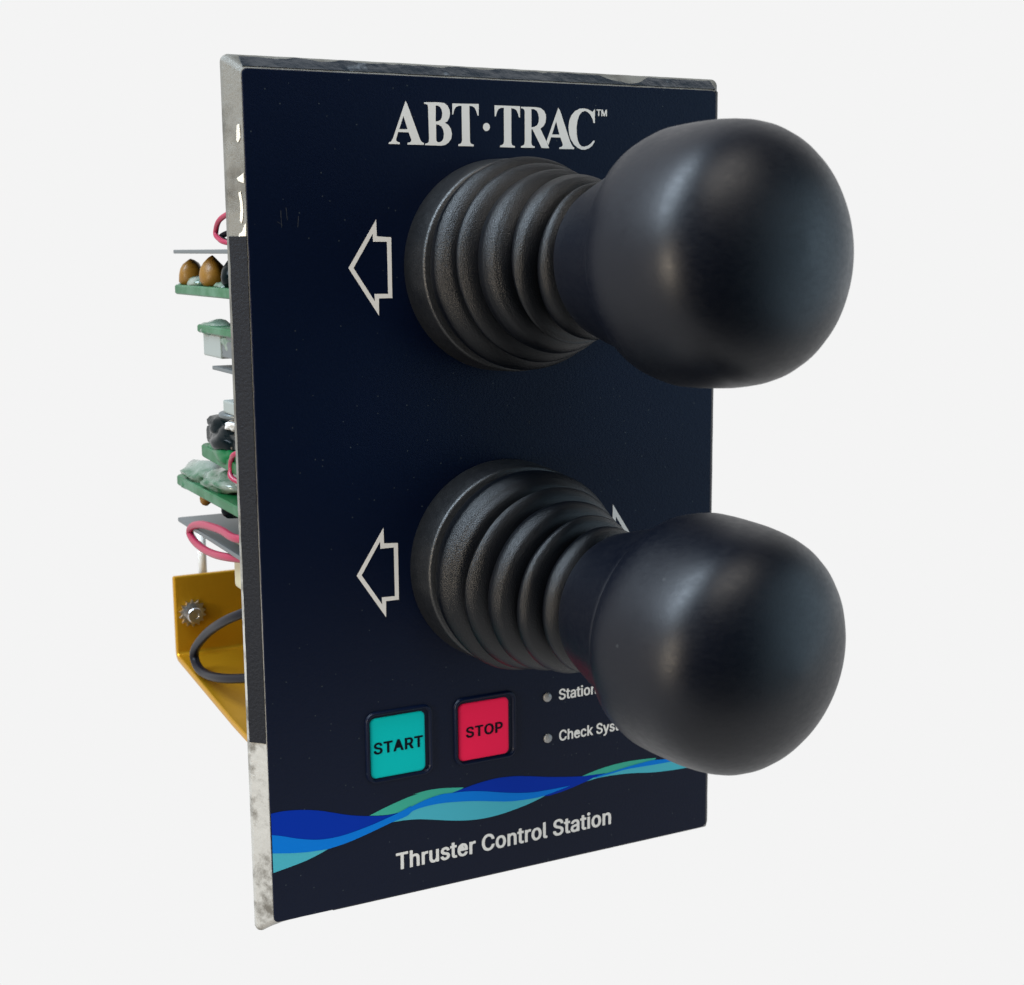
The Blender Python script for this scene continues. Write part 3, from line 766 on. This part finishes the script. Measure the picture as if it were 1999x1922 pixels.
# lower pair of boards
bC = circuit_board(.02, .90, .862, -.470, -.12, .026, tilt=-.03)
obj('relay', box('relay', .034, .14, .876, .914, -.462, -.15, .010), M['black_part'], bC)
obj('glue', blob('glue', (.060, .912, -.40), (.036, .022, .070), 11, .5), M['black_part'], bC, True)
obj('glue', blob('glue', (.045, .872, -.36), (.026, .014, .060), 12, .4), M['pcb'], bC, True)
obj('glue', blob('glue', (.046, .893, -.335), (.030, .026, .080), 21, .4), M['black_part'], bC, True)
obj('glue', blob('glue', (.042, .866, -.300), (.028, .020, .070), 22, .4), M['pcb'], bC, True)
obj('glue', blob('glue', (.050, .928, -.30), (.018, .012, .024), 13, .4), M['clear'], bC, True)
obj('washer', lathe('washer', [(-.005, .048), (-.003, .050), (.003, .050), (.005, .047)], (.075, .948, -.315), (0, 1, .02), 32), M['dull_steel'], bC, True)
obj('spacer', box('spacer', .034, .11, .953, .979, -.320, -.22, .004), M['grey_part'], bC)
bD = circuit_board(.02, .90, .768, -.690, -.14, .022)
obj('glue', blob('glue', (.060, .790, -.585), (.040, .026, .080), 15, .45), M['resin'], bD, True)
obj('glue', blob('glue', (.070, .795, -.42), (.050, .024, .090), 16, .45), M['resin'], bD, True)
obj('glue', blob('glue', (.055, .765, -.63), (.034, .020, .055), 17, .3), M['pcb'], bD, True)
obj('connector', box('connector', .055, .15, .800, .826, -.36, -.18, .004), M['grey_part'], bD)
drop_cap((.045, .762, -.515), .032, .014, M['amber'], bD, -1, 4)
drop_cap((.060, .762, -.345), .036, .030, M['black_part'], bD, -1, 5)
obj('metal_plate', box('metal_plate', .02, .60, .672, .682, -.675, -.16, .003), M['dull_steel'], root)

# wiring
obj('wire', tube('wire', [(.10, 1.36, -.10), (.04, 1.352, -.150), (.02, 1.336, -.227), (.02, 1.313, -.268), (.02, 1.299, -.255), (.03, 1.289, -.207), (.10, 1.285, -.14)], .0052), M['wire_red'], root, True)
obj('wire', tube('wire', [(.12, 1.33, -.10), (.06, 1.318, -.20), (.03, 1.303, -.262), (.03, 1.292, -.235), (.05, 1.282, -.18), (.12, 1.280, -.12)], .0055), M['wire_black'], root, True)
obj('wire', tube('wire', [(.06, .735, -.12), (.02, .716, -.198), (.02, .712, -.328), (.02, .700, -.466), (.02, .681, -.551), (.02, .661, -.570), (.02, .649, -.515), (.02, .649, -.414), (.025, .660, -.298), (.06, .672, -.18)], .0085), M['wire_red'], root, True)
obj('wire', tube('wire', [(.06, .91, -.13), (.02, .887, -.188), (.02, .872, -.222), (.02, .851, -.232), (.02, .832, -.217), (.06, .815, -.15)], .0055), M['wire_red'], root, True)
obj('wire', tube('wire', [(.13, .61, -.18), (.06, .552, -.270), (.034, .513, -.360), (.030, .456, -.493), (.030, .394, -.605), (.030, .360, -.618), (.032, .348, -.554), (.04, .374, -.403), (.09, .42, -.22)], .0105), M['wire_black'], root, True)
# --- gold bracket: rear flange, folded floor running forward to the plate
zb, zt = -.757, .012
bm = bmesh.new()


def slab(bm, P, nrm, t):
    a = [bm.verts.new(V(*p)) for p in P]
    b = [bm.verts.new(V(p[0] + nrm[0] * t, p[1] + nrm[1] * t, p[2] + nrm[2] * t)) for p in P]
    n = len(P)
    bm.faces.new(a)
    bm.faces.new(b[::-1])
    for i in range(n):
        bm.faces.new((a[i], b[i], b[(i + 1) % n], a[(i + 1) % n]))


def folded(name, prof, x0, x1, t):
    """A sheet bent along a (y, z) profile and extruded between x0 and x1."""
    loops = []
    n = len(prof)
    off = []
    for i in range(n):
        a = Vector(prof[max(i - 1, 0)])
        b = Vector(prof[min(i + 1, n - 1)])
        d = (b - a).normalized()
        off.append((prof[i][0] - d[1] * -t, prof[i][1] + d[0] * -t))
    poly = list(prof) + off[::-1]
    lp0 = [V(x0, y, z) for y, z in poly]
    lp1 = [V(x1, y, z) for y, z in poly]
    return loft(name, [lp0, lp1])


fold = [(.530, zb), (.352, zb)]
for i in range(1, 7):
    a = math.radians(90 * i / 6)
    fold.append((.352 - .024 * math.sin(a), zb + .024 - .024 * math.cos(a)))
fold += [(.300, -.30), (.292, -.0465)]
br = obj('bracket', folded('bracket', fold, .02, .98, .014), M['gold'], root)
br['label'] = 'gold folded sheet bracket'
bv = br.modifiers.new('Bevel', 'BEVEL')
bv.width = .0004
bv.segments = 2
bv.limit_method = 'ANGLE'
sc = (.060, .440, zb + .0145)
# star lock washer and screw end
lp = []
for zz, k in ((0, 1), (.006, 1), (.008, .96)):
    lp.append([V(sc[0] + (.033 if j % 2 else .025) * k * math.cos(j * math.pi / 14), sc[1] + (.033 if j % 2 else .025) * k * math.sin(j * math.pi / 14), sc[2] + zz) for j in range(28)])
obj('lock_washer', loft('lock_washer', lp), M['steel'], br)
obj('screw', lathe('screw', [(0, .0185), (.024, .0185), (.027, .0165), (.0272, .008), (.024, .007), (.024, .001)], (sc[0], sc[1], sc[2] + .006), (0, 0, 1), 24), M['steel'], br)
obj('standoff', lathe('standoff', [(0, .010), (.155, .010)], (.105, .50, -.800), (0, 1, 0), 16), M['clear'], root, True)
obj('standoff_base', lathe('standoff_base', [(0, .016), (.016, .016), (.020, .012), (.021, .006)], (.105, .49, -.800), (0, 1, 0), 6), M['steel'], root)
obj('connector', box('connector', .052, .16, .585, .690, -.355, -.27, .008), M['cream'], root)
